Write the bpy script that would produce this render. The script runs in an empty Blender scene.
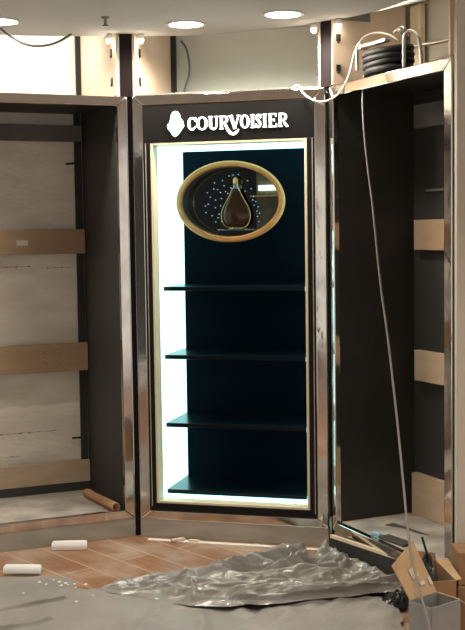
import bpy, bmesh, math, random
from math import cos, sin, radians as R, pi
from mathutils import Vector, Matrix, noise
random.seed(7)
sc = bpy.context.scene
COL = sc.collection

# ------------------------------------------------------------------ materials
def mat(name, col, rough=.5, metal=0., emit=None, es=0., spec=.5, coat=0., trans=0., ior=1.45):
    m = bpy.data.materials.new(name); m.use_nodes = True
    b = m.node_tree.nodes['Principled BSDF']
    b.inputs['Base Color'].default_value = (*col, 1)
    b.inputs['Roughness'].default_value = rough
    b.inputs['Metallic'].default_value = metal
    b.inputs['Specular IOR Level'].default_value = spec
    b.inputs['Coat Weight'].default_value = coat
    b.inputs['Transmission Weight'].default_value = trans
    b.inputs['IOR'].default_value = ior
    if emit:
        b.inputs['Emission Color'].default_value = (*emit, 1)
        b.inputs['Emission Strength'].default_value = es
    return m
def nodes(m):
    return m.node_tree.nodes, m.node_tree.links, m.node_tree.nodes['Principled BSDF']
def noisy(m, c1, c2, scale=6., stretch=(1, 1, 1), lo=.35, hi=.65, detail=5., bump=0., rough=None, bscale=None):
    """Base colour varied by a noise (dirt, wear), optional bump and roughness variation."""
    n, l, b = nodes(m)
    tc = n.new('ShaderNodeTexCoord'); mp = n.new('ShaderNodeMapping')
    mp.inputs['Scale'].default_value = stretch
    l.new(tc.outputs['Object'], mp.inputs['Vector'])
    t = n.new('ShaderNodeTexNoise'); t.inputs['Scale'].default_value = scale; t.inputs['Detail'].default_value = detail
    l.new(mp.outputs['Vector'], t.inputs['Vector'])
    r = n.new('ShaderNodeValToRGB')
    r.color_ramp.elements[0].position = lo; r.color_ramp.elements[0].color = (*c1, 1)
    r.color_ramp.elements[1].position = hi; r.color_ramp.elements[1].color = (*c2, 1)
    l.new(t.outputs['Fac'], r.inputs['Fac']); l.new(r.outputs['Color'], b.inputs['Base Color'])
    if rough:
        mr = n.new('ShaderNodeMapRange'); mr.inputs['To Min'].default_value = rough[0]; mr.inputs['To Max'].default_value = rough[1]
        mr.inputs['From Min'].default_value = .3; mr.inputs['From Max'].default_value = .7
        l.new(t.outputs['Fac'], mr.inputs['Value']); l.new(mr.outputs['Result'], b.inputs['Roughness'])
    if bump:
        t2 = n.new('ShaderNodeTexNoise'); t2.inputs['Scale'].default_value = bscale or scale * 4; t2.inputs['Detail'].default_value = 4
        l.new(mp.outputs['Vector'], t2.inputs['Vector'])
        bp = n.new('ShaderNodeBump'); bp.inputs['Strength'].default_value = bump; bp.inputs['Distance'].default_value = .01
        l.new(t2.outputs['Fac'], bp.inputs['Height']); l.new(bp.outputs['Normal'], b.inputs['Normal'])
    return m

M = {}
M['chrome'] = noisy(mat('polished_steel', (.6, .56, .52), .08, 1.), (.66, .61, .55), (.50, .46, .42), 7, (1, 1, .6), .45, .72, bump=.16, bscale=5, rough=(.03, .16))
M['brushed'] = noisy(mat('brushed_steel', (.45, .42, .37), .5, .45), (.46, .43, .37), (.37, .345, .295), 5, (1, 1, 4), rough=(.45, .6))
M['black'] = noisy(mat('black_laminate', (.04, .0395, .036), .5, spec=.25), (.036, .0355, .032), (.044, .0435, .040), 3)
M['charcoal'] = noisy(mat('charcoal_laminate', (.05, .05, .048), .5, spec=.3), (.043, .043, .041), (.056, .055, .053), 3, (1, 1, .3))
M['gloss_black'] = mat('gloss_black', (.008, .0075, .007), .42, spec=.2)
M['post'] = mat('dark_maroon_paint', (.010, .0045, .0045), .5, spec=.2)
M['cream'] = mat('cream_lacquer', (.72, .62, .42), .4)
M['navy'] = noisy(mat('navy_fabric_panel', (.0004, .002, .004), .8, spec=.05), (.0004, .0021, .0041), (.0008, .0034, .0064), 2)
M['lit'] = mat('backlit_acrylic', (.85, .9, .9), .4, emit=(.45, 1, 1), es=2.3)
M['shelfglass'] = mat('smoked_glass', (.002, .005, .007), .25, spec=.16)
M['steelbright'] = mat('bright_clip', (.75, .85, .86), .3)
M['letter'] = mat('backlit_letter', (.9, .9, .9), .4, emit=(.88, 1, .98), es=1.7)
M['ovalwood'] = noisy(mat('tan_oval_frame', (.44, .19, .055), .5, spec=.3), (.40, .17, .048), (.48, .215, .065), 8, (1, 4, 4))
M['darkmirror'] = mat('dark_mirror', (.22, .26, .27), .0, 1.)
M['bead'] = mat('lit_bead', (.3, .5, .7), .3, emit=(.35, .65, 1.), es=.5)
M['amber'] = mat('amber_spirit', (.030, .010, .004), .12, spec=.4)
M['clearglass'] = mat('clear_glass', (.75, .8, .8), .05, trans=.9)
M['gold'] = mat('gold_trim', (.75, .48, .20), .3, 1.)
M['plaster'] = noisy(mat('rough_white_plaster', (.82, .77, .67), .85, spec=.2), (.76, .70, .60), (.88, .83, .73), 4, (1, 1, 2.5), bump=.6, bscale=22)
M['white'] = noisy(mat('white_board', (.78, .75, .68), .7, spec=.2), (.74, .71, .64), (.82, .79, .72), 4)
M['offwhite'] = noisy(mat('offwhite_board', (.52, .50, .43), .75, spec=.2), (.49, .47, .40), (.55, .53, .46), 3)
M['beige'] = noisy(mat('beige_board', (.64, .50, .38), .6, spec=.25), (.60, .465, .35), (.68, .535, .41), 3)
M['mdf'] = noisy(mat('brown_fibreboard', (.37, .255, .16), .8, spec=.2), (.345, .235, .148), (.40, .28, .18), 5, (1, 1, 3))
M['mdfpale'] = noisy(mat('pale_fibreboard', (.50, .38, .27), .8, spec=.2), (.47, .35, .245), (.54, .41, .29), 5, (1, 1, 3))
M['greyboard'] = noisy(mat('grey_board', (.13, .12, .11), .7), (.11, .105, .095), (.15, .14, .125), 4)
M['stud'] = noisy(mat('softwood', (.70, .57, .38), .7), (.64, .51, .33), (.76, .62, .43), 4, (6, 6, .6))
M['ceiling'] = noisy(mat('ceiling_paint', (.78, .78, .77), .85, spec=.15), (.66, .67, .66), (.70, .71, .70), 2)
M['wallpaint'] = noisy(mat('stone_paint', (.52, .47, .39), .8, spec=.2), (.50, .45, .37), (.54, .49, .41), 2)
M['hinge'] = mat('black_steel', (.03, .028, .026), .45, .6)
M['lamp'] = mat('lamp_lens', (.9, .9, .9), .4, emit=(1, .93, .80), es=9)
M['lampring'] = mat('lamp_ring', (.8, .78, .74), .4)
M['dust'] = noisy(mat('dusty_sheet', (.36, .33, .28), .75, spec=.3), (.27, .25, .22), (.60, .55, .47), 6, (1, 1, 1), .3, .7, bump=.3)
M['rubber'] = noisy(mat('black_cable_rubber', (.014, .013, .012), .6), (.010, .010, .009), (.02, .018, .016), 20)
M['whitecable'] = mat('white_cable', (.75, .70, .60), .45)
M['greycable'] = mat('grey_cable', (.20, .19, .17), .5)
M['darkcable'] = mat('dark_cable', (.10, .095, .085), .5)
M['steel'] = noisy(mat('reel_steel', (.6, .58, .53), .3, .9), (.55, .53, .48), (.66, .63, .58), 12)
M['galv'] = mat('galvanised_plate', (.28, .265, .24), .5, .5)
M['card'] = noisy(mat('cardboard', (.47, .31, .17), .85, spec=.15), (.435, .285, .155), (.50, .335, .19), 4, (1, 1, 3))
M['carddark'] = noisy(mat('brown_carton', (.30, .175, .09), .85, spec=.15), (.27, .155, .08), (.33, .20, .105), 4, (1, 1, 3))
M['cardgrey'] = noisy(mat('grey_lining', (.27, .265, .255), .6), (.24, .235, .225), (.31, .305, .295), 5)
M['foam'] = noisy(mat('white_foam', (.85, .83, .79), .8, spec=.2), (.82, .80, .76), (.88, .86, .82), 20)
M['paper'] = mat('white_paper', (.82, .79, .72), .8)
M['tube'] = noisy(mat('cardboard_tube', (.44, .235, .115), .7), (.40, .21, .10), (.48, .26, .13), 8)
M['bag'] = mat('black_bag_and_shade', (.010, .010, .011), .28)
M['blue'] = mat('pale_blue_plastic', (.35, .55, .68), .35)
M['scrap'] = mat('dark_scrap_and_shade', (.07, .066, .06), .7)
M['palewood'] = mat('pale_board_edge', (.78, .64, .44), .6)
M['film'] = noisy(mat('grey_plastic_film', (.30, .28, .25), .28, spec=1., ior=1.6), (.24, .225, .20), (.35, .33, .30), 3.2, (1, 1, 1), .3, .7, bump=.30, bscale=24)
M['filmflat'] = noisy(mat('dusty_plastic_sheet', (.31, .29, .265), .5, spec=.4), (.27, .255, .23), (.36, .335, .305), 3, (1, 1, 1), .3, .7, bump=.12, bscale=14)
M['olive'] = noisy(mat('olive_board', (.30, .26, .16), .6), (.22, .19, .11), (.42, .37, .24), 9)
M['strip'] = mat('strip_lamp', (.9, .9, .9), .4, emit=(.85, 1, .9), es=6)
M['mark'] = mat('marker_ink', (.16, .075, .04), .8)
M['label'] = mat('pale_label', (.62, .52, .42), .8)

def floor_material():
    m = mat('wood_floor', (.3, .15, .08), .42, spec=.45)
    n, l, b = nodes(m)
    tc = n.new('ShaderNodeTexCoord'); mp = n.new('ShaderNodeMapping'); mp.inputs['Rotation'].default_value = (0, 0, R(50))
    l.new(tc.outputs['Object'], mp.inputs['Vector'])
    br = n.new('ShaderNodeTexBrick'); br.inputs['Scale'].default_value = 1.
    br.inputs['Brick Width'].default_value = 1.25; br.inputs['Row Height'].default_value = .165; br.inputs['Mortar Size'].default_value = .0035
    br.inputs['Color1'].default_value = (.27, .13, .07, 1); br.inputs['Color2'].default_value = (.33, .165, .09, 1); br.inputs['Mortar'].default_value = (.56, .41, .30, 1)
    l.new(mp.outputs['Vector'], br.inputs['Vector'])
    gp = n.new('ShaderNodeMapping'); gp.inputs['Scale'].default_value = (1.2, 16, 1); l.new(mp.outputs['Vector'], gp.inputs['Vector'])
    g = n.new('ShaderNodeTexNoise'); g.inputs['Scale'].default_value = 3; g.inputs['Detail'].default_value = 6; l.new(gp.outputs['Vector'], g.inputs['Vector'])
    mx = n.new('ShaderNodeMixRGB'); mx.blend_type = 'OVERLAY'; mx.inputs['Fac'].default_value = .5
    l.new(br.outputs['Color'], mx.inputs['Color1']); l.new(g.outputs['Fac'], mx.inputs['Color2'])
    d = n.new('ShaderNodeTexNoise'); d.inputs['Scale'].default_value = 4.5; d.inputs['Detail'].default_value = 7; l.new(tc.outputs['Object'], d.inputs['Vector'])
    dr = n.new('ShaderNodeValToRGB'); dr.color_ramp.elements[0].position = .42; dr.color_ramp.elements[0].color = (0, 0, 0, 1)
    dr.color_ramp.elements[1].position = .72; dr.color_ramp.elements[1].color = (.6, .6, .6, 1); l.new(d.outputs['Fac'], dr.inputs['Fac'])
    m2 = n.new('ShaderNodeMixRGB'); m2.inputs['Color2'].default_value = (.60, .48, .38, 1)
    l.new(dr.outputs['Color'], m2.inputs['Fac']); l.new(mx.outputs['Color'], m2.inputs['Color1']); l.new(m2.outputs['Color'], b.inputs['Base Color'])
    bp = n.new('ShaderNodeBump'); bp.inputs['Strength'].default_value = .15; bp.inputs['Distance'].default_value = .004
    l.new(br.outputs['Fac'], bp.inputs['Height']); bp.invert = True; l.new(bp.outputs['Normal'], b.inputs['Normal'])
    return m
M['floor'] = floor_material()

# ------------------------------------------------------------------ mesh helpers
class MB:
    def __init__(self): self.v = []; self.f = []
    def add(self, vs, fs):
        o = len(self.v); self.v += [tuple(v) for v in vs]; self.f += [tuple(i + o for i in f) for f in fs]; return self
    def box(self, x0, x1, y0, y1, z0, z1, mtx=None):
        vs = [Vector((x, y, z)) for x in (x0, x1) for y in (y0, y1) for z in (z0, z1)]
        if mtx is not None: vs = [mtx @ v for v in vs]
        return self.add(vs, [(0, 1, 3, 2), (4, 6, 7, 5), (0, 4, 5, 1), (2, 3, 7, 6), (0, 2, 6, 4), (1, 5, 7, 3)])
    def hexa(self, v8):   # four bottom corners (ccw from above), four top corners
        return self.add(v8, [(3, 2, 1, 0), (4, 5, 6, 7), (0, 1, 5, 4), (1, 2, 6, 5), (2, 3, 7, 6), (3, 0, 4, 7)])
    def prism(self, poly, lo, hi, fn):   # polygon (a,b) swept between lo and hi through fn(a,b,c)->xyz
        n = len(poly); vs = [fn(a, b, lo) for a, b in poly] + [fn(a, b, hi) for a, b in poly]
        return self.add(vs, [tuple(range(n)), tuple(range(2 * n - 1, n - 1, -1))] + [(i, i + n, (i + 1) % n + n, (i + 1) % n) for i in range(n)])
    def tube(self, pts, r, seg=8, closed=False):
        pts = [Vector(p) for p in pts]; n = len(pts); rings = []; prev = None
        for i, p in enumerate(pts):
            a = pts[(i - 1) % n] if (closed or i) else p; b = pts[(i + 1) % n] if (closed or i < n - 1) else p
            t = (b - a).normalized()
            if prev is None:
                u = t.orthogonal().normalized()
            else:
                u = (prev - t * prev.dot(t)); u = u.normalized() if u.length > 1e-6 else t.orthogonal().normalized()
            prev = u; w = t.cross(u); rr = r[i] if isinstance(r, (list, tuple)) else r
            rings.append([p + (u * cos(2 * pi * k / seg) + w * sin(2 * pi * k / seg)) * rr for k in range(seg)])
        vs = [v for g in rings for v in g]; fs = []
        for i in range(n if closed else n - 1):
            j = (i + 1) % n
            for k in range(seg): fs.append((i * seg + k, i * seg + (k + 1) % seg, j * seg + (k + 1) % seg, j * seg + k))
        if not closed: fs += [tuple(range(seg - 1, -1, -1)), tuple((n - 1) * seg + k for k in range(seg))]
        return self.add(vs, fs)
    def lathe(self, prof, c=(0, 0, 0), seg=24, sy=1., mtx=None, cap=True):   # profile (r,z)
        vs = []; fs = []; n = len(prof)
        for r, z in prof:
            for k in range(seg):
                v = Vector((r * cos(2 * pi * k / seg), r * sin(2 * pi * k / seg) * sy, z))
                if mtx is not None: v = mtx @ v
                vs.append(v + Vector(c))
        for i in range(n - 1):
            for k in range(seg): fs.append((i * seg + k, i * seg + (k + 1) % seg, (i + 1) * seg + (k + 1) % seg, (i + 1) * seg + k))
        if cap and prof[0][0] > 1e-6: fs.append(tuple(range(seg - 1, -1, -1)))
        if cap and prof[-1][0] > 1e-6: fs.append(tuple((n - 1) * seg + k for k in range(seg)))
        return self.add(vs, fs)
    def ball(self, c, r, seg=10):
        return self.lathe([(r * sin(pi * i / (seg // 2 + 1)) + (1e-5 if i in (0, seg // 2 + 1) else 0), -r * cos(pi * i / (seg // 2 + 1))) for i in range(seg // 2 + 2)], c, seg)
    def build(self, name, m, parent=None, bevel=0., smooth=False, loc=None, rz=0.):
        me = bpy.data.meshes.new(name); me.from_pydata(self.v, [], self.f); me.validate()
        bm = bmesh.new(); bm.from_mesh(me); bmesh.ops.recalc_face_normals(bm, faces=bm.faces); bm.to_mesh(me); bm.free()
        me.materials.append(M[m] if isinstance(m, str) else m)
        o = bpy.data.objects.new(name, me); COL.objects.link(o)
        if smooth:
            for p in me.polygons: p.use_smooth = True
        if bevel:
            b = o.modifiers.new('bevel', 'BEVEL'); b.width = bevel; b.segments = 2; b.limit_method = 'ANGLE'
        if parent: o.parent = parent
        if loc: o.location = loc
        o.rotation_euler.z = rz
        return o
def tag(o, label, cat, group=None, kind=None):
    o['label'] = label; o['category'] = cat
    if group: o['group'] = group
    if kind: o['kind'] = kind
    return o
def struct(o): o['kind'] = 'structure'; return o
def thing(name, label, cat, loc=(0, 0, 0), rz=0., group=None):
    o = bpy.data.objects.new(name, None); COL.objects.link(o); o.empty_display_size = .1
    o.location = loc; o.rotation_euler = (0, 0, rz); return tag(o, label, cat, group)
def box(name, m, parent, x0, x1, y0, y1, z0, z1, bevel=.002, **k):
    return MB().box(x0, x1, y0, y1, z0, z1).build(name, m, parent, bevel, **k)
def smoothpts(pts, n=6):
    P = [Vector(p) for p in pts]; out = []
    for i in range(len(P) - 1):
        a = P[max(i - 1, 0)]; b = P[i]; c = P[i + 1]; d = P[min(i + 2, len(P) - 1)]
        for k in range(n):
            t = k / n
            out.append(.5 * ((2 * b) + (c - a) * t + (2 * a - 5 * b + 4 * c - d) * t * t + (3 * b - a - 3 * c + d) * t ** 3))
    out.append(P[-1]); return out

# ------------------------------------------------------------------ camera
F, PITCH, ROLL, EYE = 1147.14, R(-4.0502), R(-.8083), 1.5156
fwd = Vector((0, cos(PITCH), sin(PITCH))); upv = Vector((0, -sin(PITCH), cos(PITCH))); rt = Vector((1, 0, 0))
right = rt * cos(ROLL) + upv * sin(ROLL); up = upv * cos(ROLL) - rt * sin(ROLL)
cam = bpy.data.objects.new('camera', bpy.data.cameras.new('camera')); COL.objects.link(cam)
mw = Matrix((right, up, -fwd)).transposed().to_4x4(); mw.translation = (0, 0, EYE); cam.matrix_world = mw
cam.data.sensor_fit = 'HORIZONTAL'; cam.data.sensor_width = 36; cam.data.lens = F * 36 / 465
cam.data.clip_start = .05
sc.camera = cam

# ------------------------------------------------------------------ local frames of the three bays
HT, HB = 2.194, .094
CO, CY, CW = Vector((-.4773, 5.6852, 0)), R(-15.08), .9585
LO, LY, LW = Vector((-.5047, 5.6968, 0)), R(23.4514), .95
RO, RY, RW = Vector((.4636, 5.402, 0)), R(-65.3945), .9684
def W(o, y, s, d, z=0.): return Vector((o.x + s * cos(y) - d * sin(y), o.y + s * sin(y) + d * cos(y), z))
CW_ = lambda s, d, z=0.: W(CO, CY, s, d, z)
LW_ = lambda s, d, z=0.: W(LO, LY, s, d, z)
RW_ = lambda s, d, z=0.: W(RO, RY, s, d, z)

def frame_ring(root, x0, x1, jl, jr, tr=.047, br=.044, dep=.03):
    """Steel face frame with mitred corners: two jambs and two rails, each a part."""
    a, b, c, e = x0, x1, HB, HT
    ia, ib, ic, ie = x0 + jl, x1 - jr, HB + br, HT - tr
    fn = lambda s, z, d: (s, d, z)
    g = .0006
    MB().prism([(a, c), (ia, ic), (ia, ie), (a, e)], 0, dep, fn).build('frame_jamb', 'chrome', root, .004)
    MB().prism([(b, c), (b, e), (ib, ie), (ib, ic)], 0, dep, fn).build('frame_jamb', 'chrome', root, .004)
    MB().prism([(a, e), (ia, ie), (ib, ie), (b, e)], 0, dep, fn).build('frame_rail', 'chrome', root, .004)
    MB().prism([(a, c), (b, c), (ib, ic), (ia, ic)], 0, dep, fn).build('frame_rail', 'chrome', root, .004)

# ================================================================== CENTRE BAY
cb = thing('display_cabinet', 'middle steel-framed display cabinet with lit white interior, dark back and four glass shelves', 'cabinet', CO, CY)
frame_ring(cb, 0, CW, .053, .053)
box('plinth', 'brushed', cb, .0, CW, .006, .05, 0, HB - .001)
DC = .52
box('side_panel', 'black', cb, .03, .052, .031, DC, HB, HT)
box('side_panel', 'black', cb, CW - .052, CW - .03, .031, DC, HB, HT)
box('top_panel', 'black', cb, .053, CW - .053, .031, DC, HT - .02, HT)
# header with the lit sign
hd = box('header_panel', 'gloss_black', cb, .053, CW - .053, .004, .03, 1.965, HT - .048)
# black inner frame
fn = lambda s, z, d: (s, d, z)
IL, IR, IB = .086, .868, .176
MB().prism([(.053, .139), (IL, IB), (IL, 1.964), (.053, 1.964)], .004, .03, fn).build('inner_frame', 'gloss_black', cb, .003)
MB().prism([(CW - .053, .139), (CW - .053, 1.964), (IR, 1.964), (IR, IB)], .004, .03, fn).build('inner_frame', 'gloss_black', cb, .003)
MB().prism([(.053, .139), (CW - .053, .139), (IR, IB), (IL, IB)], .004, .03, fn).build('inner_frame', 'gloss_black', cb, .003)
for sx in (.064, CW - .064):
    box('bead_strip', 'brushed', cb, sx - .002, sx + .002, .0005, .0038, .16, 1.964, 0)
# cream reveal lining the opening: thin face, deep return
cr = MB()
cr.box(IL, IL + .013, .006, .08, IB, 1.964).box(IR - .013, IR, .006, .08, IB, 1.964)
cr.box(IL + .013, IR - .013, .006, .08, 1.951, 1.964).box(IL + .013, IR - .013, .006, .08, IB, IB + .012)
cr.build('reveal', 'cream', cb, .002)
# glowing panels lining the case
S0, S1, Z0, Z1 = IL + .0115, IR - .0115, .168, 1.953
box('light_panel', 'lit', cb, S0 - .012, S0, .081, DC - .02, Z0, Z1, 0)
box('light_panel', 'lit', cb, S1, S1 + .012, .081, DC - .02, Z0, Z1, 0)
box('light_panel', 'lit', cb, S0, S1, .081, DC - .02, Z1, Z1 + .012, 0)
box('light_panel', 'lit', cb, S0, S1, .081, DC - .02, Z0 - .012, Z0, 0)
box('back_panel', 'navy', cb, S0 - .012, S1 + .012, DC - .019, DC, Z0 - .012, Z1 + .012, 0)
for z in (1.243, .897, .549, .207):
    sh = box('shelf', 'shelfglass', cb, S0 + .001, S1 - .001, .135, DC - .021, z - .011, z + .011, .003)
    box('shelf_clip', 'steelbright', sh, S1 - .026, S1 - .001, .115, .1345, z - .012, z + .012, .002)
# perforated steel bead along the top edge
pb = MB().box(.02, CW - .02, .002, .014, HT + .0005, HT + .007)
for k in range(46):
    pb.ball((.03 + k * .0195, .002, HT + .005), .0042, 6)
pb.build('bead_trim', 'galv', cb)

# ---- sign
def ribbon(mb, pts, wid, d0, d1, X, Z):
    """stroke of varying width -> extruded strip in the (s,z) plane"""
    n = len(pts); L = []; Rr = []
    P = [Vector((X(p[0]), Z(p[1]))) for p in pts]
    for i in range(n):
        t = (P[min(i + 1, n - 1)] - P[max(i - 1, 0)]).normalized(); q = Vector((-t.y, t.x))
        w = wid[i] if isinstance(wid, list) else wid
        L.append(P[i] + q * w / 2); Rr.append(P[i] - q * w / 2)
    vs = []
    for a, b in zip(L, Rr): vs += [(a.x, d0, a.y), (b.x, d0, b.y), (a.x, d1, a.y), (b.x, d1, b.y)]
    fs = []
    for i in range(n - 1):
        o = i * 4; q = o + 4
        fs += [(o, q, q + 1, o + 1), (o + 2, o + 3, q + 3, q + 2), (o, o + 2, q + 2, q), (o + 1, q + 1, q + 3, o + 3)]
    fs += [(0, 1, 3, 2), (4 * n - 4, 4 * n - 2, 4 * n - 1, 4 * n - 3)]
    mb.add(vs, fs)
H_ = .064; T = .0118; N_ = .0052
def letter(ch, s0, s1, z0=2.017):
    mb = MB(); X = lambda x: s0 + x * (s1 - s0); Z = lambda y: z0 + y * H_
    st = lambda pts, w: ribbon(mb, pts, w, -.006, .0038, X, Z)
    e = N_ / 2 / H_
    def arc(cx, cy, rx, ry, a0, a1, wf, n=26):
        pts = []; ws = []
        for i in range(n + 1):
            a = R(a0 + (a1 - a0) * i / n); pts.append((cx + rx * cos(a), cy + ry * sin(a))); ws.append(wf(a))
        st(pts, ws)
    tk = lambda a: N_ + (T - N_) * cos(a) ** 2
    u = 1 / (s1 - s0)
    def serif(x, y, w=.020): st([(x - w * .38 * u, y), (x + w * .38 * u, y)], N_ * .8)
    if ch == 'C':
        arc(.54, .5, .46 - T / 2 * u, .5 - e, 48, 318, tk); st([(.92, .98), (.90, .66)], N_ * 1.1); st([(.86, .20), (.98, .30)], N_)
    elif ch == 'O': arc(.5, .5, .5 - T / 2 * u, .5 - e, 0, 360, tk, 36)
    elif ch == 'U':
        a, b = .24, .84
        st([(a, 1), (a, .34)], T); arc((a + b) / 2, .34, (b - a) / 2, .34 - e, 180, 360, lambda q: T + (N_ - T) * (1 + cos(q)) / 2); st([(b, .34), (b, 1)], N_)
        serif(a, 1 - e, .028); serif(b, 1 - e, .022)
    elif ch in 'Rr':
        a = .26; st([(a, 0), (a, 1)], T); serif(a, 1 - e, .022); serif(a, e, .026)
        pts = [(a, 1 - e), (.55, 1 - e)]; st(pts, N_); st([(a, .48), (.55, .48)], N_)
        arc(.55, .74 - e / 2, .26, .26 - e / 2, 90, -90, tk)
        if ch == 'R': st([(.55, .48), (.78, .18), (.95, .03), (1.08, .03)], [N_, T, T * .8, N_ * .7])
        else:         # the leg sweeps down under the next letter
            P = smoothpts([(.55, .48, 0), (.74, .20, 0), (.95, -.10, 0), (1.22, -.33, 0), (1.55, -.36, 0), (1.85, -.20, 0), (1.98, -.03, 0)], 5)
            n = len(P); st([(p.x, p.y) for p in P], [T * (.6 + .5 * sin(pi * i / (n - 1))) * (1 if i < n - 6 else .7) for i in range(n)])
    elif ch == 'V':
        st([(.16, 1), (.52, 0)], T); st([(.52, 0), (.86, 1)], N_); serif(.16, 1 - e, .028); serif(.88, 1 - e, .024)
    elif ch == 'I': st([(.5, 0), (.5, 1)], T); serif(.5, 1 - e, .025); serif(.5, e, .025)
    elif ch == 'S':
        P = smoothpts([(.84, .80, 0), (.60, .96, 0), (.28, .90, 0), (.20, .72, 0), (.50, .52, 0), (.80, .32, 0), (.72, .10, 0), (.40, .03, 0), (.12, .18, 0)], 5)
        n = len(P); st([(p.x, p.y) for p in P], [N_ + (T - N_) * math.exp(-((i / (n - 1) - .5) / .22) ** 2) for i in range(n)])
        st([(.88, .98), (.85, .70)], N_); st([(.10, .30), (.12, .02)], N_)
    elif ch == 'E':
        a = .26; st([(a, 0), (a, 1)], T)
        for y, x in ((1 - e, .90), (.52, .72), (e, .95)): st([(.06, y) if y != .52 else (a, y), (x, y)], N_ * 1.05)
        st([(.88, 1), (.88, .76)], N_); st([(.93, 0), (.95, .26)], N_); st([(.70, .62), (.70, .42)], N_ * .8)
    return mb.build('letter', 'letter', hd)
PX = lambda px: .285 + (px - 188) * .00495
for ch, a, b in (('C', 186.6, 196.6), ('O', 196.4, 208.3), ('U', 208.2, 219), ('r', 219, 229.6), ('V', 229.2, 241.2), ('O', 240.4, 250.4), ('I', 250.6, 255.6),
                 ('S', 255.8, 262), ('I', 262.6, 267.6), ('E', 268.2, 277.4), ('R', 277.6, 288)):
    letter(ch, PX(a + .35), PX(b - .35), 2.017 + (a - 188) * .00002)
em = [(85, 50), (105, 56), (117, 74), (121, 94), (139, 118), (145, 146), (131, 165), (119, 182), (100, 201), (82, 212), (66, 200), (55, 181), (36, 162), (30, 141), (49, 119), (54, 96), (59, 72), (70, 56)]
MB().prism([(PX(162 + x / 6.64), 2.114 - (y - 50) / 162 * .125) for x, y in em], -.006, .0038, fn).build('emblem', 'letter', hd, .002)

# ---- oval wall niche, with the decanter standing in it
oc = CW_(.422, .25, 1.678)
ov = thing('oval_display_frame', 'tan oval frame with dark starry interior, mounted high in the lit display cabinet', 'display frame', oc, CY)
rg = MB(); A, B, SEG = .268, .190, 72
prof = [(-.014, .012), (-.014, -.008), (-.007, -.016), (.008, -.016), (.015, -.008), (.015, .012)]
vs = []; fs = []; npf = len(prof)
for k in range(SEG):
    a = 2 * pi * k / SEG; cx, cz = A * cos(a), B * sin(a); nx, nz = cos(a) / A, sin(a) / B; q = math.hypot(nx, nz); nx /= q; nz /= q
    for r_, d in prof: vs.append((cx + nx * r_, d, cz + nz * r_))
for k in range(SEG):
    for j in range(npf):
        k2 = (k + 1) % SEG; j2 = (j + 1) % npf
        fs.append((k * npf + j, k * npf + j2, k2 * npf + j2, k2 * npf + j))
rg.add(vs, fs).build('frame_ring', 'ovalwood', ov, smooth=False)
dk = MB()
ell = lambda a_, b_, n=64: [(a_ * cos(2 * pi * k / n), b_ * sin(2 * pi * k / n)) for k in range(n)]
dk.prism(ell(A - .012, B - .012), .098, .104, fn).build('mirror_backing', 'darkmirror', ov)
tb = MB(); n = 64; o_, i_ = ell(A - .008, B - .008), ell(A - .012, B - .012)
vs = [(x, .012, z) for x, z in o_] + [(x, .106, z) for x, z in o_] + [(x, .012, z) for x, z in i_] + [(x, .106, z) for x, z in i_]
fs = []
for k in range(n):
    j = (k + 1) % n; fs += [(k, j, n + j, n + k), (2 * n + k, 3 * n + k, 3 * n + j, 2 * n + j), (k, 2 * n + k, 2 * n + j, j), (n + k, n + j, 3 * n + j, 3 * n + k)]
tb.add(vs, fs).build('niche_wall', 'black', ov)
box('wall_mount', 'black', ov, -.10, .10, .106, DC - .2695, -.06, .06, .004)
OX = lambda px: (px - 231) * .00520
OZ = lambda py: -(py - 201.5) * .00505
b1 = [(220, 210), (270, 145), (290, 190), (265, 185), (275, 260), (225, 287), (205, 298), (208, 343), (273, 312), (300, 355), (275, 407), (315, 405), (310, 300), (315, 250), (345, 205), (360, 218), (335, 165), (325, 130), (370, 100), (380, 180), (310, 210), (240, 240), (250, 365), (290, 380)]
b2 = [(262, 135), (285, 190), (245, 205), (295, 265), (330, 310), (340, 355), (325, 375), (315, 275), (305, 300), (200, 92), (165, 95), (335, 410), (300, 240), (322, 340)]
for x, y in [(170 + a / 6.64, 160 + b / 6.64) for a, b in b1] + [(205 + a / 6.64, 160 + b / 6.64) for a, b in b2]:
    MB().ball((OX(x), .09, OZ(y)), .0030, 8).build('light_bead', 'bead', ov, smooth=True)
box('display_ledge', 'clearglass', ov, -.075, .105, .03, .085, OZ(230.5), OZ(228.8), .001)
dz = 1.678 + OZ(228.8)
dcn = thing('decanter', 'teardrop decanter of amber spirit with gold stopper inside the oval frame', 'bottle', CW_(.422 + OX(234.0), .25 + .058, dz + .0006), CY)
bp_ = [(.030, .006), (.052, .012), (.066, .028), (.0745, .055), (.074, .082), (.064, .112), (.048, .140), (.034, .165), (.024, .187), (.017, .202)]
MB().lathe(bp_, seg=32, sy=.30).build('body', 'amber', dcn, smooth=True)
MB().lathe([(.0172, .2022), (.013, .216), (.0125, .228)], seg=20, sy=.7).build('neck', 'clearglass', dcn, smooth=True)
MB().lathe([(.011, .2285), (.014, .232), (.0145, .252), (.011, .262), (.004, .268)], seg=20, sy=.8).build('stopper', 'gold', dcn, smooth=True)
MB().lathe([(.036, 0), (.040, .003), (.031, .0055)], seg=24, sy=.45).build('foot', 'gold', dcn, smooth=True)
rim = [(r, 0, z) for r, z in bp_]; rimp = smoothpts([(-.02, -.004, .208)] + [(-r - .001, -.004, z) for r, z in reversed(bp_)] + [(r + .001, -.004, z) for r, z in bp_] + [(.02, -.004, .208)], 3)
MB().tube(rimp, .0026, 6).build('gold_rim', 'gold', dcn, smooth=True)

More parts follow.
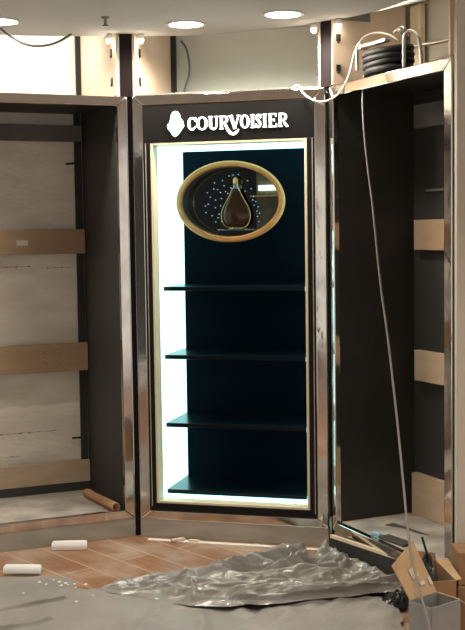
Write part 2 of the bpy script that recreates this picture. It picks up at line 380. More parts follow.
# ================================================================== LEFT BAY
lb = thing('unfinished_cabinet', 'left steel-framed open cabinet without shelves, rough white wall and brown battens behind', 'cabinet', LO, LY)
frame_ring(lb, -LW, 0, .050, .050)
box('plinth', 'brushed', lb, -LW, 0, .006, .05, 0, HB - .001)
DL = .64
box('side_panel', 'charcoal', lb, -.049, -.030, .031, DL, HB, HT)
box('side_panel', 'charcoal', lb, -LW + .030, -LW + .049, .031, DL, HB, HT)
box('top_panel', 'charcoal', lb, -LW + .05, -.05, .031, .674, HT - .02, HT)
box('floor_panel', 'dust', lb, -LW + .05, -.05, .031, DL - .035, HB + .001, HB + .032)
box('floor_rail', 'charcoal', lb, -LW + .05, -.05, DL - .034, DL - .001, HB, .172)
for z0, z1, x1, m, y0 in ((1.421, 1.552, -.056, 'mdf', .59), (.787, .938, -.055, 'mdf', .59), (.1725, .290, -.053, 'mdfpale', .603), (2.02, 2.105, -.062, 'greyboard', .585)):
    bt = box('batten', m, lb, -LW + .05, x1, y0, y0 + .03, z0, z1)
    if abs(z0 - 1.421) < .01: MB().box(-.43, -.37, y0 - .0015, y0 - .0003, 1.468, 1.497).build('pale_patch', 'label', bt)
    if abs(z0 - .787) < .01:
        for cx in (-.30, -.225):
            mk = MB()
            for k in range(5):
                zz = .905 - k * .019; mk.tube([(cx + random.uniform(-.02, -.008) + k * .003, y0 - .0014, zz), (cx + k * .004, y0 - .0014, zz + random.uniform(-.014, .014)), (cx + .02, y0 - .0014, zz + random.uniform(-.012, .004))], .0011, 4)
            mk.build('marker_scrawl', 'mark', bt)
box('gap_shade_strip', 'black', lb, -.09, -.0495, DL + .001, DL + .012, .172, HT)  # black strip put in for the shaded gap between side panel and wall
for z in (1.905, .405):
    MB().tube([(-.13, DL + .034, z), (-.085, DL + .002, z + .004)], .006, 6).build('wall_bolt', 'hinge', lb)

# ================================================================== RIGHT BAY
rb = thing('unfinished_cabinet', 'right steel-framed open cabinet with black side panel and dusty floor', 'cabinet', RO, RY)
frame_ring(rb, 0, RW, .036, .055, tr=.05)
box('plinth', 'brushed', rb, .0, RW, .012, .05, 0, HB - .001)
DR = .455
box('side_panel', 'black', rb, .014, .035, .031, DR, HB, HT)
box('side_panel', 'black', rb, RW - .05, RW - .03, .031, DR, HB, HT)
box('top_panel', 'black', rb, .036, RW - .05, .031, DR, HT - .02, HT)
box('back_panel', 'black', rb, .0355, RW - .0505, DR - .012, DR, HB, HT - .021)
box('floor_panel', 'dust', rb, .036, RW - .051, .031, DR - .013, HB + .001, HB + .046)
for z0, z1, m in ((1.426, 1.569, 'mdf'), (.80, .946, 'mdfpale'), (.1405, .345, 'mdfpale'), (2.0, 2.11, 'greyboard')):
    box('batten', m, rb, .085 if z0 > .2 else .06, RW - .052, DR - .045, DR - .0125, z0, z1)
box('cross_strip', 'greyboard', rb, .16, RW - .052, DR - .03, DR - .0125, 1.70, 1.712)

# ================================================================== SETTING
struct(MB().box(-4, 4, -4, 7.2, -.05, 0).build('floor', 'floor'))
# soffit with a curved back edge following the bays
edge = smoothpts([(-4, 4.2, 0), (-2.4, 4.95, 0), (-1.7, 5.44, 0), (-1.122, 5.69, 0), (-.562, 5.765, 0), (-.092, 5.755, 0), (.43, 5.47, 0), (.80, 5.04, 0), (.97, 4.72, 0), (1.25, 4.5, 0), (4, 4.45, 0)], 5)
poly = [(-4, -4)] + [(4, -4)] + [(p.x, p.y) for p in reversed(edge)]
struct(MB().prism(poly, 2.5, 2.525, lambda a, b, c: (a, b, c)).build('ceiling', 'ceiling'))
struct(MB().box(-4, 4, 4.2, 7.2, 2.60, 2.64).build('ceiling', 'white'))
# walls behind the bays
def wall(name, o, y, s0, s1, d, th, m, z1=2.598):
    return struct(MB().box(s0, s1, d, d + th, 0, z1).build(name, m, loc=o, rz=y))
wall('wall_left', LO, LY, -3.3, .02, .675, .08, 'plaster')
wall('wall_back', CO, CY, -.14, 1.26, .66, .08, 'offwhite')
wall('wall_right', RO, RY, -.30, RW + .3, .475, .08, 'wallpaint')
struct(MB().box(.863, 4, 4.395, 4.45, 0, 2.499).build('wall_front_right', 'wallpaint', bevel=.003))
# unseen dark wall, added to darken the mirror beside the reflected shop display
struct(MB().box(-5.6, -3.42, -.62, -.55, 0, 2.49).build('mirror_dark_wall', 'charcoal'))
sdv = thing('shop_display', 'warm lit shop display unit mirrored in the right third of the oval', 'display unit', (-3.05, -.5, 0))
box('back_board', 'olive', sdv, -.34, .5, -.04, 0, .001, 2.45)
box('light_strip', 'strip', sdv, -.30, .45, .005, .03, 2.0, 2.06)
box('shelf', 'gold', sdv, -.34, .5, .002, .16, 1.925, 1.945)
box('base_cabinet', 'charcoal', sdv, -.34, .5, .002, .3, .001, 1.50)
for k, (s0, s1, z) in enumerate(((-.58, -.34, 1.355), (-.26, -.12, 1.345), (-.56, -.20, .455), (-.50, -.42, .33))):
    n_ = 40; P_ = [(s0 + (s1 - s0) * i / n_, .6745, z + .008 * noise.noise(Vector((i * .25, k, 0)))) for i in range(n_ + 1)]
    r_ = [.0006 + .0048 * max(0, noise.noise(Vector((i * .35, k, 7)))) for i in range(n_ + 1)]
    wl_ = bpy.data.objects['wall_left']; MB().tube(P_, r_, 5).build('scuff_mark', 'scrap', wl_)
# uprights between the bays
mid = lambda a, b: (a + b) / 2
def upright(name, c, yaw, wl, wa, wb, z1):
    mb = MB().box(-wl / 2, wl / 2, .03, .07, 0, HT + .002).box(wa, wb, .008, .055, HT + .0025, z1)
    return struct(mb.build(name, 'post', loc=c, rz=yaw))
upright('trim_1', (mid(CO.x, LO.x), mid(CO.y, LO.y), 0), mid(CY, LY), .027, -.045, .017, 2.499)
c2 = CW_(CW, 0); upright('trim_2', (mid(c2.x, RO.x), mid(c2.y, RO.y), 0), mid(CY, RY), .030, -.036, .022, 2.499)
struct(MB().box(.862, .896, 4.53, 4.56, HT + .004, 2.499).build('trim_3', 'stud', bevel=.002))
# side boards of the recess above the bays
def recess_board(label, o, y, s, sgn, d0, d1, dn, hinge_d, strip=True):
    t = thing('recess_board', label, 'panel', W(o, y, s, 0, HT + .008), y, 'boards beside the posts above the cabinets')
    h0, h1 = 2.498 - HT - .008, 2.585 - HT - .008
    fx = lambda d, z, x: (x, d, z)
    MB().prism([(d0, 0), (d1, 0), (d1, h1), (dn, h1), (dn, h0), (d0, h0)], -.006, .006, fx).build('board', 'beige', t)
    if strip: MB().box(min(0, sgn * .034), max(0, sgn * .034), d1 + .001, d1 + .016, 0, h1).build('edge_strip', 'hinge', t)
    for z in (.075, .215):
        hb = MB().box(-.003, .003, hinge_d - .012, hinge_d + .012, z - .016, z + .016).box(-.006, .006, hinge_d - .004, hinge_d + .004, z - .026, z - .014)
        hb.build('hinge_clip', 'hinge', t, .002, loc=(sgn * .0095, 0, 0))
    return t
recess_board('beige recess board left of the dark post, above the left cabinet', LO, LY, -.042, -1, .012, .62, .16, .075)
recess_board('beige recess board right of the dark post, above the display cabinet', CO, CY, .008, 1, .012, .58, .16, .075)
recess_board('narrow beige recess board at the right end above the display cabinet', CO, CY, CW - .028, -1, .012, .60, .16, .03, False)
recess_board('large beige recess board behind the cable reel above the right cabinet', RO, RY, .012, 1, .012, .41, .22, .04, False)
sd = tag(MB().box(0, .085, 0, .03, 0, 2.58 - HT - .004).build('timber_stud', 'stud', bevel=.003, loc=RW_(.035, .425, HT + .003), rz=RY), 'pale timber stud standing behind the cable reel on the right cabinet', 'stud')
pp = tag(MB().tube(smoothpts([RW_(.13, .30, 2.345), RW_(.24, .32, 2.36), RW_(.38, .34, 2.355), RW_(.55, .34, 2.35)], 4), .008, 8).build('conduit', 'steel', smooth=True), 'grey conduit running right from the timber stud above the right cabinet', 'pipe')

# lamps glinting at the tops of the posts
def recess_lamp(label, p, e):
    t = thing('recess_lamp', label, 'lamp', p, 0, 'small lamps at the post tops')
    MB().lathe([(.016, .0), (.018, .012), (.010, .022)], seg=14).build('lamp_cap', 'lampring', t, smooth=True)
    MB().lathe([(.004, -.022), (.012, -.016), (.014, -.004), (.012, .0)], seg=14).build('bulb', 'lamp', t, smooth=True)
    l = bpy.data.lights.new('recess_light', 'POINT'); l.energy = e; l.color = (1, .86, .66); l.shadow_soft_size = .03
    o = bpy.data.objects.new('recess_light', l); COL.objects.link(o); o.location = Vector(p) + Vector((0, -.0, -.045))
recess_lamp('small lamp at top of the beige board left of the left post', LW_(-.075, .035, 2.474), .28)
recess_lamp('small lamp at top of the beige board right of the left post', CW_(.040, .035, 2.474), .28)
recess_lamp('small lamp left of the right post above the display cabinet', CW_(CW - .058, .035, 2.474), .2)
recess_lamp('small lamp right of the right post above the right cabinet', RW_(.042, .03, 2.474), .2)

# downlights in the soffit
def downlight(label, x, y, r=.088):
    t = thing('downlight', label, 'light', (x, y, 2.4985), 0, 'downlights in the ceiling')
    MB().lathe([(r - .008, -.003), (r + .008, -.004), (r + .009, .001), (r - .008, .0012), (r - .008, -.003)], seg=32, cap=False).build('trim_ring', 'lampring', t, smooth=True)
    MB().lathe([(.001, -.0015), (r - .009, -.0015), (r - .009, .001), (.001, .001)], seg=32).build('lens', 'lamp', t)
def spot(x, y, e, ang=120, col=(1, .90, .77), bl=.9, z=2.485):
    l = bpy.data.lights.new('downlight_beam', 'SPOT'); l.energy = e; l.color = col; l.spot_size = R(ang); l.spot_blend = bl; l.shadow_soft_size = .08
    o = bpy.data.objects.new('downlight_beam', l); COL.objects.link(o); o.location = (x, y, z)
downlight('bright round ceiling downlight at the left edge, above the left cabinet', -1.045, 5.325)
downlight('bright round ceiling downlight above the left half of the display cabinet', -.199, 5.464)
downlight('bright round ceiling downlight above the right half of the display cabinet', .247, 5.251)
for x, y in ((-1.045, 5.325), (-.199, 5.464), (.247, 5.251)): spot(x, y, 62, 172, bl=.35)
for x, y in ((-1.2, 3.3), (.3, 3.2), (1.7, 3.2), (-2.6, 1.4), (-.6, 1.3), (1.4, 1.3), (-1.6, -1.4), (.8, -1.4)): spot(x, y, 80)
sp = thing('sprinkler_head', 'small dark sprinkler head hanging from the grey ceiling', 'sprinkler', (-.555, 5.255, 2.499))
MB().lathe([(.018, 0), (.018, -.006), (.007, -.010), (.007, -.03), (.004, -.034)], seg=14).build('body', 'galv', sp, smooth=True)
MB().lathe([(.014, -.036), (.015, -.039), (.002, -.040)], seg=14).build('deflector', 'hinge', sp, smooth=True)

# hidden fittings in the recess above the soffit edge
def area(name, p, sx, sy, e, rx, rz, col=(1, .88, .70)):
    l = bpy.data.lights.new(name, 'AREA'); l.shape = 'RECTANGLE'; l.size = sx; l.size_y = sy; l.energy = e; l.color = col
    o = bpy.data.objects.new(name, l); COL.objects.link(o); o.location = p; o.rotation_euler = (rx, 0, rz)
area('recess_tube_left', LW_(-.62, .20, 2.575), .6, .04, 12, R(50), LY, (1, .94, .84))
area('recess_tube_middle', CW_(.5, .10, 2.575), .7, .04, .9, R(50), CY, (1, .96, .86))
area('recess_tube_right', RW_(.45, .10, 2.49), .5, .04, .9, R(60), RY)

# ================================================================== CABLES
aw = [(-1.078, 5.5, 2.499), (-1.032, 5.5, 2.462), (-.977, 5.5, 2.429), (-.929, 5.55, 2.422), (-.87, 5.6, 2.434), (-.819, 5.65, 2.461), (-.766, 5.68, 2.499)]
tag(MB().tube(smoothpts(aw, 5), .006, 8).build('ceiling_cable', 'darkcable', smooth=True), 'grey cable sagging from the ceiling before the bright white recess at left', 'cable')
tag(MB().tube(smoothpts([CW_(.084, .55, 2.543), CW_(.115, .54, 2.50), CW_(.131, .54, 2.42), CW_(.131, .53, 2.36), CW_(.113, .52, 2.30), CW_(.095, .50, 2.203)], 5), .006, 8).build('recess_cable', 'darkcable', smooth=True), 'dark cable hanging in the recess above the left end of the display cabinet', 'cable')
wc = [(.30, 5.53, 2.204), (.324, 5.455, 2.207), (.345, 5.42, 2.165), (.384, 5.38, 2.132), (.433, 5.35, 2.118), (.485, 5.31, 2.136), (.523, 5.275, 2.182), (.549, 5.27, 2.242), (.567, 5.27, 2.316), (.593, 5.25, 2.371), (.628, 5.24, 2.40), (.677, 5.2, 2.401), (.723, 5.15, 2.378), (.747, 5.12, 2.352)]
tag(MB().tube(smoothpts(wc, 5), .0045, 8).build('white_cable', 'whitecable', smooth=True), 'white cable drooping from the cable reel across the post to the display cabinet top', 'cable')
wr = [(.628, 5.25, 2.235), (.606, 5.215, 2.215), (.590, 5.14, 2.10), (.585, 5.05, 1.959), (.59, 4.95, 1.78), (.597, 4.84, 1.607), (.599, 4.64, 1.321), (.606, 4.46, 1.093), (.607, 4.23, .816), (.603, 4.06, .626), (.599, 3.9, .451), (.607, 3.78, .347), (.63, 3.66, .22), (.642, 3.6, .123), (.65, 3.5, .006)]
tag(MB().tube(smoothpts(wr, 5), .0043, 8).build('hanging_cable', 'greycable', smooth=True), 'long thin cable hanging from the reel past the black side panel to the floor', 'cable')

# ---- cable reel on top of the right cabinet
rl = thing('cable_reel', 'black cable coil in a steel frame lying on top of the right cabinet', 'cable reel', RW_(.305, .13, HT + .001), RY)
cl = MB(); pts = []
for layer in range(3):
    for k in range(0, 4 * 40 + 20):
        a = 2 * pi * k / 40; tn = k // 40
        rr = .122 - layer * .020 + .012 * noise.noise(Vector((k * .06, layer * 2.3, 0))) + .010 * noise.noise(Vector((tn * 5.1, layer, 4)))
        pts.append((rr * 1.10 * cos(a), rr * .72 * sin(a), .014 + (k / 40) * .026 + .010 * noise.noise(Vector((k * .07, layer * 3, 1))) * min(1, k / 30)))
for layer in range(3): cl.tube(pts[layer * 180:(layer + 1) * 180], .0148, 7)
cl.build('cable_coil', 'rubber', rl, smooth=True)
MB().box(-.165, .07, -.060, -.030, .150, .168).box(-.165, -.125, -.066, -.024, .146, .172).build('top_bar', 'steel', rl, .004)
MB().box(-.182, -.166, -.062, -.050, .055, .168).build('side_plate', 'galv', rl, .003, )
hd1 = [(.175, -.03, .012), (.175, -.03, .12), (.185, -.03, .165), (.21, -.02, .175), (.235, 0, .15), (.245, .01, .08), (.245, .01, .012)]
MB().tube(smoothpts(hd1, 5), .008, 8).build('handle', 'steel', rl, smooth=True)
MB().tube(smoothpts([(.06, 0, .195), (.11, -.01, .20), (.165, -.025, .178), (.19, -.02, .16)], 5), .010, 8).build('crank', 'steel', rl, smooth=True)
MB().ball((.170, -.035, .185), .018, 12).build('lock_knob', 'steel', rl, smooth=True)

# ================================================================== LOOSE THINGS IN THE BAYS
t0 = LW_(-.128, .42); t1 = LW_(-.088, .037)
tv = (Vector((t1.x, t1.y, 0)) - Vector((t0.x, t0.y, 0)))
tm = Vector((0, 0, 1)).rotation_difference(tv.normalized()).to_matrix()
tu = MB(); Ln = tv.length; r0 = .023
tu.lathe([(r0, 0), (r0, Ln), (r0 - .005, Ln), (r0 - .005, 0), (r0, 0)], (0, 0, 0), 20, mtx=tm, cap=False)
o = tu.build('cardboard_tube', 'tube', smooth=True, loc=(t0.x, t0.y, HB + .032 + r0 + .001))
tag(o, 'brown cardboard tube lying on the dusty floor of the left cabinet', 'tube')

def sheet(name, m, cpts, z, th=.002):
    return MB().prism(cpts, z, z + th, lambda a, b, c: (a, b, c)).build(name, m)
zf = HB + .047
tag(sheet('shadow_sheet', 'scrap', [(.70, 5.30), (.745, 5.34), (.88, 5.11), (.84, 5.14), (.77, 5.25)], zf), 'dark pointed sheet standing for shadow on the dusty floor of the right cabinet', 'scrap')  # dark sheet put in where triangular shadows lie on the floor panel
tag(MB().box(-.028, .028, -.012, .012, 0, .016).build('blue_packet', 'blue', bevel=.006, loc=(.640, 5.12, zf), rz=R(-50)), 'pale blue packet lying near the front of the right cabinet floor', 'packet')
tag(MB().box(-.09, .09, -.03, .03, 0, .012).build('dark_offcut', 'scrap', bevel=.003, loc=(.712, 5.01, zf), rz=R(-60)), 'dark offcut strip lying on the front of the right cabinet floor', 'offcut')
tw = MB(); vs = []; fs = []
for i in range(9):
    for j in range(9):
        a, b = i / 8 - .5, j / 8 - .5; rr = max(0, 1 - 2.1 * math.hypot(a, b))
        vs.append((a * .07, b * .08, .0006 + .075 * rr ** .6 * (.8 + .6 * noise.noise(Vector((a * 6, b * 6, 2))))))
for i in range(8):
    for j in range(8): fs.append((i * 9 + j, (i + 1) * 9 + j, (i + 1) * 9 + j + 1, i * 9 + j + 1))
tag(tw.add(vs, fs).build('crumpled_wrap', 'film', loc=RW_(.85, .10, zf), rz=RY), 'small crumpled clear wrap beside the right jamb inside the right cabinet', 'wrap')

# ================================================================== ON THE FLOOR
kb = thing('loose_kickboard', 'dark loose board with pale top edge leaning before the right cabinet', 'board')
p0, p1 = Vector((.437, 5.285, 0)), Vector((.735, 4.845, 0)); dv = (p1 - p0).normalized(); nv = Vector((-dv.y, dv.x, 0))
MB().hexa([p0 - nv * .004, p1 - nv * .004, p1 + nv * .010, p0 + nv * .010] + [q + Vector((0, 0, .088)) for q in (p0 + nv * .008, p1 + nv * .008, p1 + nv * .022, p0 + nv * .022)]).build('face_board', 'black', kb)
MB().hexa([q + Vector((0, 0, .0885)) for q in (p0 + nv * .007, p1 + nv * .007, p1 + nv * .024, p0 + nv * .024)] + [q + Vector((0, 0, .102)) for q in (p0 + nv * .008, p1 + nv * .008, p1 + nv * .025, p0 + nv * .025)]).build('top_edge', 'palewood', kb)
MB().hexa([q + Vector((0, 0, z)) for z in (.0005, .014) for q in (Vector((.50, 5.12, 0)), Vector((.66, 4.86, 0)), Vector((.68, 4.875, 0)), Vector((.515, 5.13, 0)))]).build('x', 'mdfpale').name = 'wood_batten'
tag(bpy.data.objects['wood_batten'], 'short tan batten lying on the floor before the dark loose board', 'batten')

def foam(label, p, rz, L, h, d):
    mb = MB(); n = 12
    pf = [(-d / 2, 0), (d / 2, 0), (d / 2, h * .55), (d * .3, h * .93), (0, h), (-d * .3, h * .93), (-d / 2, h * .55)]
    mb.prism(pf, -L / 2, L / 2, lambda a, b, c: (c + (a * .25 if c < 0 else -a * .15), a, b))
    o = mb.build('foam_block', 'foam', bevel=.006, loc=p, rz=rz); return tag(o, label, 'foam', 'white foam pieces on the floor')
foam('white foam block on the wood floor nearest the left cabinet plinth', (-.805, 5.475, .0005), R(3), .165, .042, .05)
foam('white foam block at the edge of the grey sheet, far left', (-.955, 5.055, .0135), R(-4), .165, .036, .05)
tag(MB().hexa([Vector((x, y, .0005)) for x, y in ((-.44, 5.612), (.452, 5.368), (.462, 5.397), (-.43, 5.645))] + [Vector((x, y, .004)) for x, y in ((-.44, 5.612), (.452, 5.368), (.462, 5.397), (-.43, 5.645))]).build('paper_strip', 'paper'), 'long white paper strip on the floor along the display cabinet plinth', 'strip')
tag(MB().box(-.035, .035, -.012, .012, 0, .012).build('wood_chip', 'palewood', bevel=.003, loc=(-.285, 5.585, .0045), rz=R(25)), 'small pale wood chip on the white strip, left of the two', 'wood chip', 'wood chips on the paper strip')
tag(MB().box(-.026, .026, -.009, .009, 0, .010).build('wood_chip', 'palewood', bevel=.003, loc=(-.205, 5.565, .0045), rz=R(-20)), 'smaller pale wood chip on the white strip, right of the two', 'wood chip', 'wood chips on the paper strip')

# ---- plastic sheets
def inside(p, poly):
    x, y = p; c = False; n = len(poly)
    for i in range(n):
        x1, y1 = poly[i]; x2, y2 = poly[(i + 1) % n]
        if (y1 > y) != (y2 > y) and x < (x2 - x1) * (y - y1) / (y2 - y1) + x1: c = not c
    return c
def edgedist(p, poly):
    P = Vector(p); b = 9
    for i in range(len(poly)):
        a, c = Vector(poly[i]), Vector(poly[(i + 1) % len(poly)]); ac = c - a
        t = max(0, min(1, (P - a).dot(ac) / ac.dot(ac))); b = min(b, (a + ac * t - P).length)
    return b
def ridge(x, y, s, seed): return 1 - abs(noise.noise(Vector((x * s, y * s, seed)))) * 2
def film(name, m, poly, nx, ny, hf, jit=.015, lean=None):
    x0, x1 = min(p[0] for p in poly) - .03, max(p[0] for p in poly) + .03; y0, y1 = min(p[1] for p in poly) - .03, max(p[1] for p in poly) + .03
    idx = {}; vs = []; fs = []
    def vid(i, j):
        if (i, j) not in idx:
            x = x0 + (x1 - x0) * i / nx; y = y0 + (y1 - y0) * j / ny
            jx = noise.noise(Vector((x * 9, y * 9, 3))) * jit; jy = noise.noise(Vector((x * 9, y * 9, 8))) * jit
            X, Y = x + jx, y + jy
            e = edgedist((x, y), poly) if inside((x, y), poly) else 0
            idx[(i, j)] = len(vs); z_ = hf(X, Y, e); vs.append((X, Y - (lean * max(0, z_ - .02) if lean else 0) * min(1, e / .05), z_))
        return idx[(i, j)]
    for i in range(nx):
        for j in range(ny):
            x = x0 + (x1 - x0) * (i + .5) / nx; y = y0 + (y1 - y0) * (j + .5) / ny
            if inside((x, y), poly): fs.append((vid(i, j), vid(i + 1, j), vid(i + 1, j + 1), vid(i, j + 1)))
    mb = MB().add(vs, fs); o = mb.build(name, m, smooth=True)
    for p in o.data.polygons:
        if p.normal.z < 0: o.data.flip_normals(); break
    return o
def foldz(x, y, folds):
    b = 0; t2 = 0
    P = Vector((x, y))
    for pl, h, w in folds:
        dmin = 9
        for a, c in zip(pl, pl[1:]):
            a = Vector(a); c = Vector(c); ac = c - a; t = max(0, min(1, (P - a).dot(ac) / ac.dot(ac))); dmin = min(dmin, (a + ac * t - P).length)
        v = h * max(0, 1 - dmin / (w * 1.5)) ** 1.25
        if v > b: t2 = b; b = v
        elif v > t2: t2 = v
    return b + .3 * t2
def crease(x, y, sx, sy, ang, seed):
    c_, s_ = cos(ang), sin(ang)
    d = noise.voronoi(Vector(((x * c_ + y * s_) * sx, (-x * s_ + y * c_) * sy, seed)))[0]
    return d[1] - d[0]
flatpoly = [(-1.9, 5.0), (-1.053, 5.018), (-.875, 5.03), (-.73, 5.003), (-.69, 4.85), (-.596, 4.811), (-.40, 4.80), (.0, 4.80), (.45, 4.76), (.56, 4.66), (.54, 4.52), (.50, 4.3), (.45, 3.9), (.40, 3.5), (-1.9, 3.5)]
FLATF = [([(-1.1, 4.44), (-.98, 4.50), (-.845, 4.598), (-.72, 4.68)], .022, .010), ([(-.98, 4.24), (-.846, 4.337), (-.73, 4.44)], .022, .010), ([(-.587, 4.769), (-.465, 4.557), (-.402, 4.296), (-.40, 4.1)], .014, .03), ([(-.30, 4.62), (-.33, 4.40), (-.42, 4.15)], .018, .03),
         ([(-.17, 4.50), (-.12, 4.30), (-.16, 4.10)], .016, .03), ([(.02, 4.50), (.10, 4.36), (.12, 4.15)], .014, .03), ([(-.75, 4.80), (-.62, 4.72), (-.5, 4.70)], .008, .03)]
def hflat(x, y, e):
    X = x + .03 * noise.noise(Vector((x * 6, y * 6, 5))); Y = y + .03 * noise.noise(Vector((x * 6, y * 6, 15)))
    z = .0025 + .004 * (1 + noise.noise(Vector((x * 5, y * 9, 1)))) + .011 * min(crease(X, Y, 2.2, 5, .7, 3), .6) + .006 * min(crease(X, Y, 6, 9, -.4, 6), .6) + .0025 * min(crease(X, Y, 17, 21, .2, 8), .6)
    return (z + foldz(X, Y, FLATF)) * min(1, .15 + e / .04)
tag(film('plastic_sheet', 'filmflat', flatpoly, 300, 240, hflat, .015, 1.3), 'dull grey dust sheet spread flat over the floor at lower left', 'sheet')
heappoly = [(-.60, 4.785), (-.47, 4.880), (-.27, 4.965), (-.13, 5.01), (0, 5.08), (.14, 5.17), (.26, 5.25), (.33, 5.27), (.345, 5.20), (.345, 5.12), (.385, 5.25), (.44, 5.25), (.47, 5.15), (.55, 5.06), (.63, 4.93), (.71, 4.76), (.69, 4.64), (.54, 4.60), (.40, 4.56), (.2, 4.50), (-.05, 4.49), (-.28, 4.60), (-.44, 4.70)]
FOLDS = [([(-.592, 4.81), (-.464, 4.90), (-.249, 4.965), (-.028, 5.04), (.12, 5.15)], .050, .045), ([(-.093, 4.943), (.062, 5.04), (.20, 5.16), (.32, 5.25)], .078, .060),
         ([(.24, 5.00), (.33, 5.12), (.41, 5.23)], .080, .045), ([(.41, 5.23), (.46, 5.10), (.50, 5.02)], .055, .05), ([(-.242, 4.836), (-.027, 4.771), (.228, 4.787), (.497, 4.916), (.686, 4.80)], .036, .045),
         ([(.014, 4.663), (.26, 4.60), (.469, 4.643), (.68, 4.745)], .050, .05), ([(-.215, 4.92), (-.17, 4.75), (-.176, 4.60)], .030, .04), ([(.428, 5.10), (.552, 5.00), (.680, 4.80)], .045, .05),
         ([(-.10, 4.90), (.12, 4.87), (.35, 4.97), (.45, 5.03)], .045, .05), ([(-.36, 4.80), (-.20, 4.70), (0, 4.68)], .025, .04), ([(.10, 5.07), (.20, 4.98), (.40, 4.86)], .045, .045), ([(.0, 4.57), (.25, 4.54), (.42, 4.60)], .03, .03)]
def hheap(x, y, e):
    wx = .035 * noise.noise(Vector((x * 7, y * 7, 31))) + .012 * noise.noise(Vector((x * 22, y * 22, 3))); wy = .035 * noise.noise(Vector((x * 7, y * 7, 47))) + .012 * noise.noise(Vector((x * 22, y * 22, 9)))
    X, Y = x + wx, y + wy
    fz = foldz(X, Y, FOLDS)
    back = max(0, min(1, (y - (4.70 + .30 * (x + .1))) / .22))
    cr_ = .034 * min(crease(X, Y, 3.2, 12, .28, 2), .7) + .016 * min(crease(X, Y, 7, 24, .12, 5), .7) + .005 * min(crease(X, Y, 20, 40, .4, 7), .7)
    f = min(1, e / .035) ** .7
    fr = max(0, min(1, ((4.72 + .22 * (x - .2)) - y) / .10)) * max(0, min(1, (x + .25) / .3))
    return .012 + .026 * fr + (fz + cr_ * (.7 + .6 * back) + .006) * f
tag(film('plastic_film', 'film', heappoly, 300, 190, hheap, .02, .9), 'heap of crumpled shiny grey plastic film in front of the display cabinet', 'plastic film')
frontpoly = [(.12, 4.52), (.34, 4.60), (.50, 4.64), (.60, 4.64), (.645, 4.55), (.64, 4.35), (.62, 4.1), (.56, 3.92), (.50, 3.5), (.0, 3.5), (-.05, 4.2)]
def hfront(x, y, e):
    X = x + .03 * noise.noise(Vector((x * 7, y * 7, 25))); Y = y + .03 * noise.noise(Vector((x * 7, y * 7, 35)))
    return .017 + (.022 * min(crease(X, Y, 4, 9, 1.0, 13), .6) + .010 * min(crease(X, Y, 12, 16, .4, 16), .6) + .006) * min(1, e / .04)
tag(film('plastic_sheet', 'filmflat', frontpoly, 110, 150, hfront), 'grey plastic sheet fold at lower right, before the open carton', 'sheet')

bs = MB(); vs = []; fs = []  # black mesh added to stand for the shaded gap beside the carton flap
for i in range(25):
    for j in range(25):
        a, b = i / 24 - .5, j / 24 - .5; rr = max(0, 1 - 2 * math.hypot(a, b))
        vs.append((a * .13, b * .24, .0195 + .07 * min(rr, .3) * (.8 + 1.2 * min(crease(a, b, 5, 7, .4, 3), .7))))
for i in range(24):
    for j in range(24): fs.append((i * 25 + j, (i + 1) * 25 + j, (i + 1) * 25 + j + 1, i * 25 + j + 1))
tag(bs.add(vs, fs).build('gap_shade_patch', 'bag', loc=(.665, 4.60, .0), rz=R(-28)), 'crumpled black patch standing for the shaded gap left of the raised carton flap', 'shade patch')
cm = MB()
for k, (x, y) in enumerate([(-.857, 4.90), (-.822, 4.87), (-.755, 4.85), (-.727, 4.86), (-.689, 4.82), (-.70, 4.87), (-.65, 4.86), (-.66, 4.63), (-.80, 4.93), (-.77, 4.90), (-.60, 4.70), (-.9, 4.75), (-.5, 4.62), (-.74, 4.88)]):
    r_ = random.uniform(.004, .009); cm.add([(x - r_ * 1.4, y, .014), (x, y - r_, .013), (x + r_ * 1.3, y + .002, .014), (x, y + r_, .013), (x + .002, y, .014 + r_), ], [(0, 1, 4), (1, 2, 4), (2, 3, 4), (3, 0, 4), (3, 2, 1, 0)])
tag(cm.build('plaster_crumbs', 'foam'), 'scattered pale plaster crumbs on the flat grey dust sheet', 'crumbs', kind='stuff')
# ---- cartons
def slab(mb, a, b, c, d, th):
    a, b, c, d = map(Vector, (a, b, c, d)); nn = (b - a).cross(d - a).normalized() * th
    mb.hexa([a, b, c, d, a + nn, b + nn, c + nn, d + nn]); return mb
Bc = Vector((.708, 3.951, 0)); ua = Vector((-.78, -.626, 0)); uc = Vector((.60, -.80, 0)); zt = .25; th = .004
nb = thing('open_carton', 'open cardboard carton with grey inside and raised left flap, nearest at lower right', 'carton', Bc)
Z = lambda v, z: Vector((v.x, v.y, z))
la, lc = .145, .10
O0 = Vector((0, 0, 0)); PA = ua * la; PC = uc * lc; PD = PA + PC
for a, b in ((O0, PA), (PC, O0), (PD, PC), (PA, PD)):
    slab(MB(), Z(a, .004), Z(b, .004), Z(b, zt), Z(a, zt), th).build('side_wall', 'cardgrey', nb)
MB().hexa([Z(q, z) for z in (.0005, .0035) for q in (O0, PA, PD, PC)]).build('bottom', 'card', nb)
fl_ = MB(); f1, f2 = Z(ua * .005, zt + .001), Z(ua * .141, zt + .001)
g1, g2 = Vector((.630, 4.01, .418)) - Bc, Vector((.540, 3.90, .362)) - Bc
flap = slab(fl_, f1, f2, g2, g1, th).build('flap', 'card', nb)
lp = MB(); mi = lambda a, b: f1 * (1 - a) * (1 - b) + f2 * a * (1 - b) + g2 * a * b + g1 * (1 - a) * b
nn_ = (f2 - f1).cross(g1 - f1).normalized()
if nn_.y > 0: nn_ = -nn_
for (a0, a1, b0, b1_) in ((.40, .62, .42, .64), (.30, .46, .22, .30), (.04, .14, .16, .32)):
    q = [mi(a0, b0), mi(a1, b0), mi(a1, b1_), mi(a0, b1_)]; slab(lp, *[p + nn_ * .006 for p in q], .0008)
lp.build('torn_label', 'label', flap)
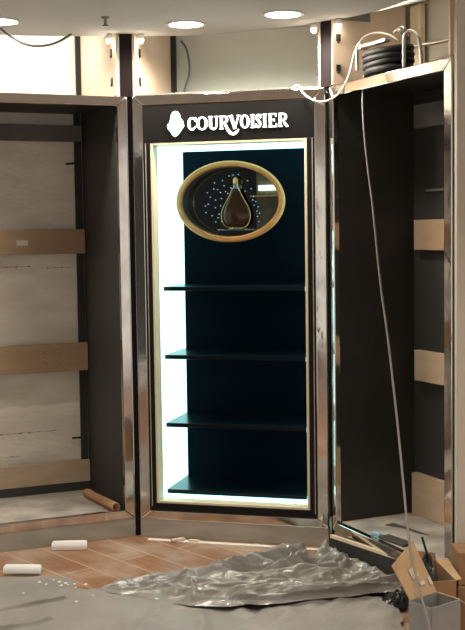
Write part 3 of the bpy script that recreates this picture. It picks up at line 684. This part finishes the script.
slab(MB(), Z(PC, zt + .001), Z(O0, zt + .001), Z(O0, zt - .028) + Vector((.03, .035, 0)), Z(PC, zt - .028) + Vector((.03, .035, 0)), th).build('flap', 'card', nb)

b2 = thing('open_carton', 'brown open carton stuffed with black plastic, behind the nearest carton', 'carton', (.69, 4.24, 0))
cs = [Vector((-.036, -.125, 0)), Vector((.115, -.105, 0)), Vector((.088, .150, 0)), Vector((-.015, .140, 0))]
for i in range(4):
    a, b = cs[i], cs[(i + 1) % 4]
    slab(MB(), Z(a, .004), Z(b, .004), Z(b, .235), Z(a, .235), th).build('side_wall', 'carddark', b2)
MB().hexa([Z(q, z) for z in (.0005, .0035) for q in cs]).build('bottom', 'carddark', b2)
slab(MB(), Z(cs[1], .236), Z(cs[2], .236), Z(cs[2], .245) + Vector((.045, .0, 0)), Z(cs[1], .240) + Vector((.022, 0, 0)), th).build('flap', 'card', b2)
slab(MB(), Z(cs[2], .236), Z(cs[3], .236), Z(cs[3], .275) + Vector((0, .02, 0)), Z(cs[2], .262) + Vector((0, .012, 0)), th).build('flap', 'carddark', b2)
bg = MB(); vs = []; fs = []; n = 22; m_ = 14
for i in range(m_ + 1):
    for k in range(n):
        a = 2 * pi * k / n; ph = pi * i / m_; q = 1 + .35 * noise.noise(Vector((cos(a) * 2.2, sin(a) * 2.2, ph * 2)))
        vs.append((.040 * q * sin(ph) * cos(a), .075 * q * sin(ph) * sin(a), .13 - .115 * q * cos(ph)))
for i in range(m_):
    for k in range(n): fs.append((i * n + k, i * n + (k + 1) % n, (i + 1) * n + (k + 1) % n, (i + 1) * n + k))
tag(bg.add(vs, fs).build('rubbish_bag', 'bag', loc=(.722, 4.25, .040)), 'black plastic rubbish bag stuffed inside the brown open carton', 'bag')
pn = thing('paint_stick', 'thin dark and white stick poking up from the brown open carton', 'stick', (.745, 4.30, .225))
MB().tube([(0, -.02, .0), (-.012, .0, .05)], .004, 8).build('white_end', 'paper', pn)
MB().tube([(-.012, .0, .0505), (-.030, .03, .12)], .0048, 8).build('dark_end', 'hinge', pn)
def carton(label, p, w, d, h, rz):
    t = thing('closed_carton', label, 'carton', p, rz, 'closed cartons stacked at the right edge')
    box('body', 'carddark', t, 0, w, 0, d, 0, h, .005)
    box('tape', 'mdf', t, .04, w - .04, -.0012, -.0002, h - .03, h - .008, 0)
carton('lower brown carton of the stack at the right edge, on the floor', (.832, 4.235, .0005), .30, .145, .178, 0)
carton('upper brown carton of the stack at the right edge, below the wall', (.836, 4.238, .1795), .28, .14, .128, R(0))

# ================================================================== WORLD, VIEW
w = bpy.data.worlds.new('shop_ambient'); sc.world = w; w.use_nodes = True
bgn = w.node_tree.nodes['Background']; bgn.inputs['Color'].default_value = (1, .965, .885, 1); bgn.inputs['Strength'].default_value = .92
vs_ = sc.view_settings
sc.display_settings.display_device = 'sRGB'
vs_.view_transform = 'Standard'; vs_.look = 'None'; vs_.exposure = 0.0; vs_.gamma = 1.0; vs_.use_curve_mapping = False
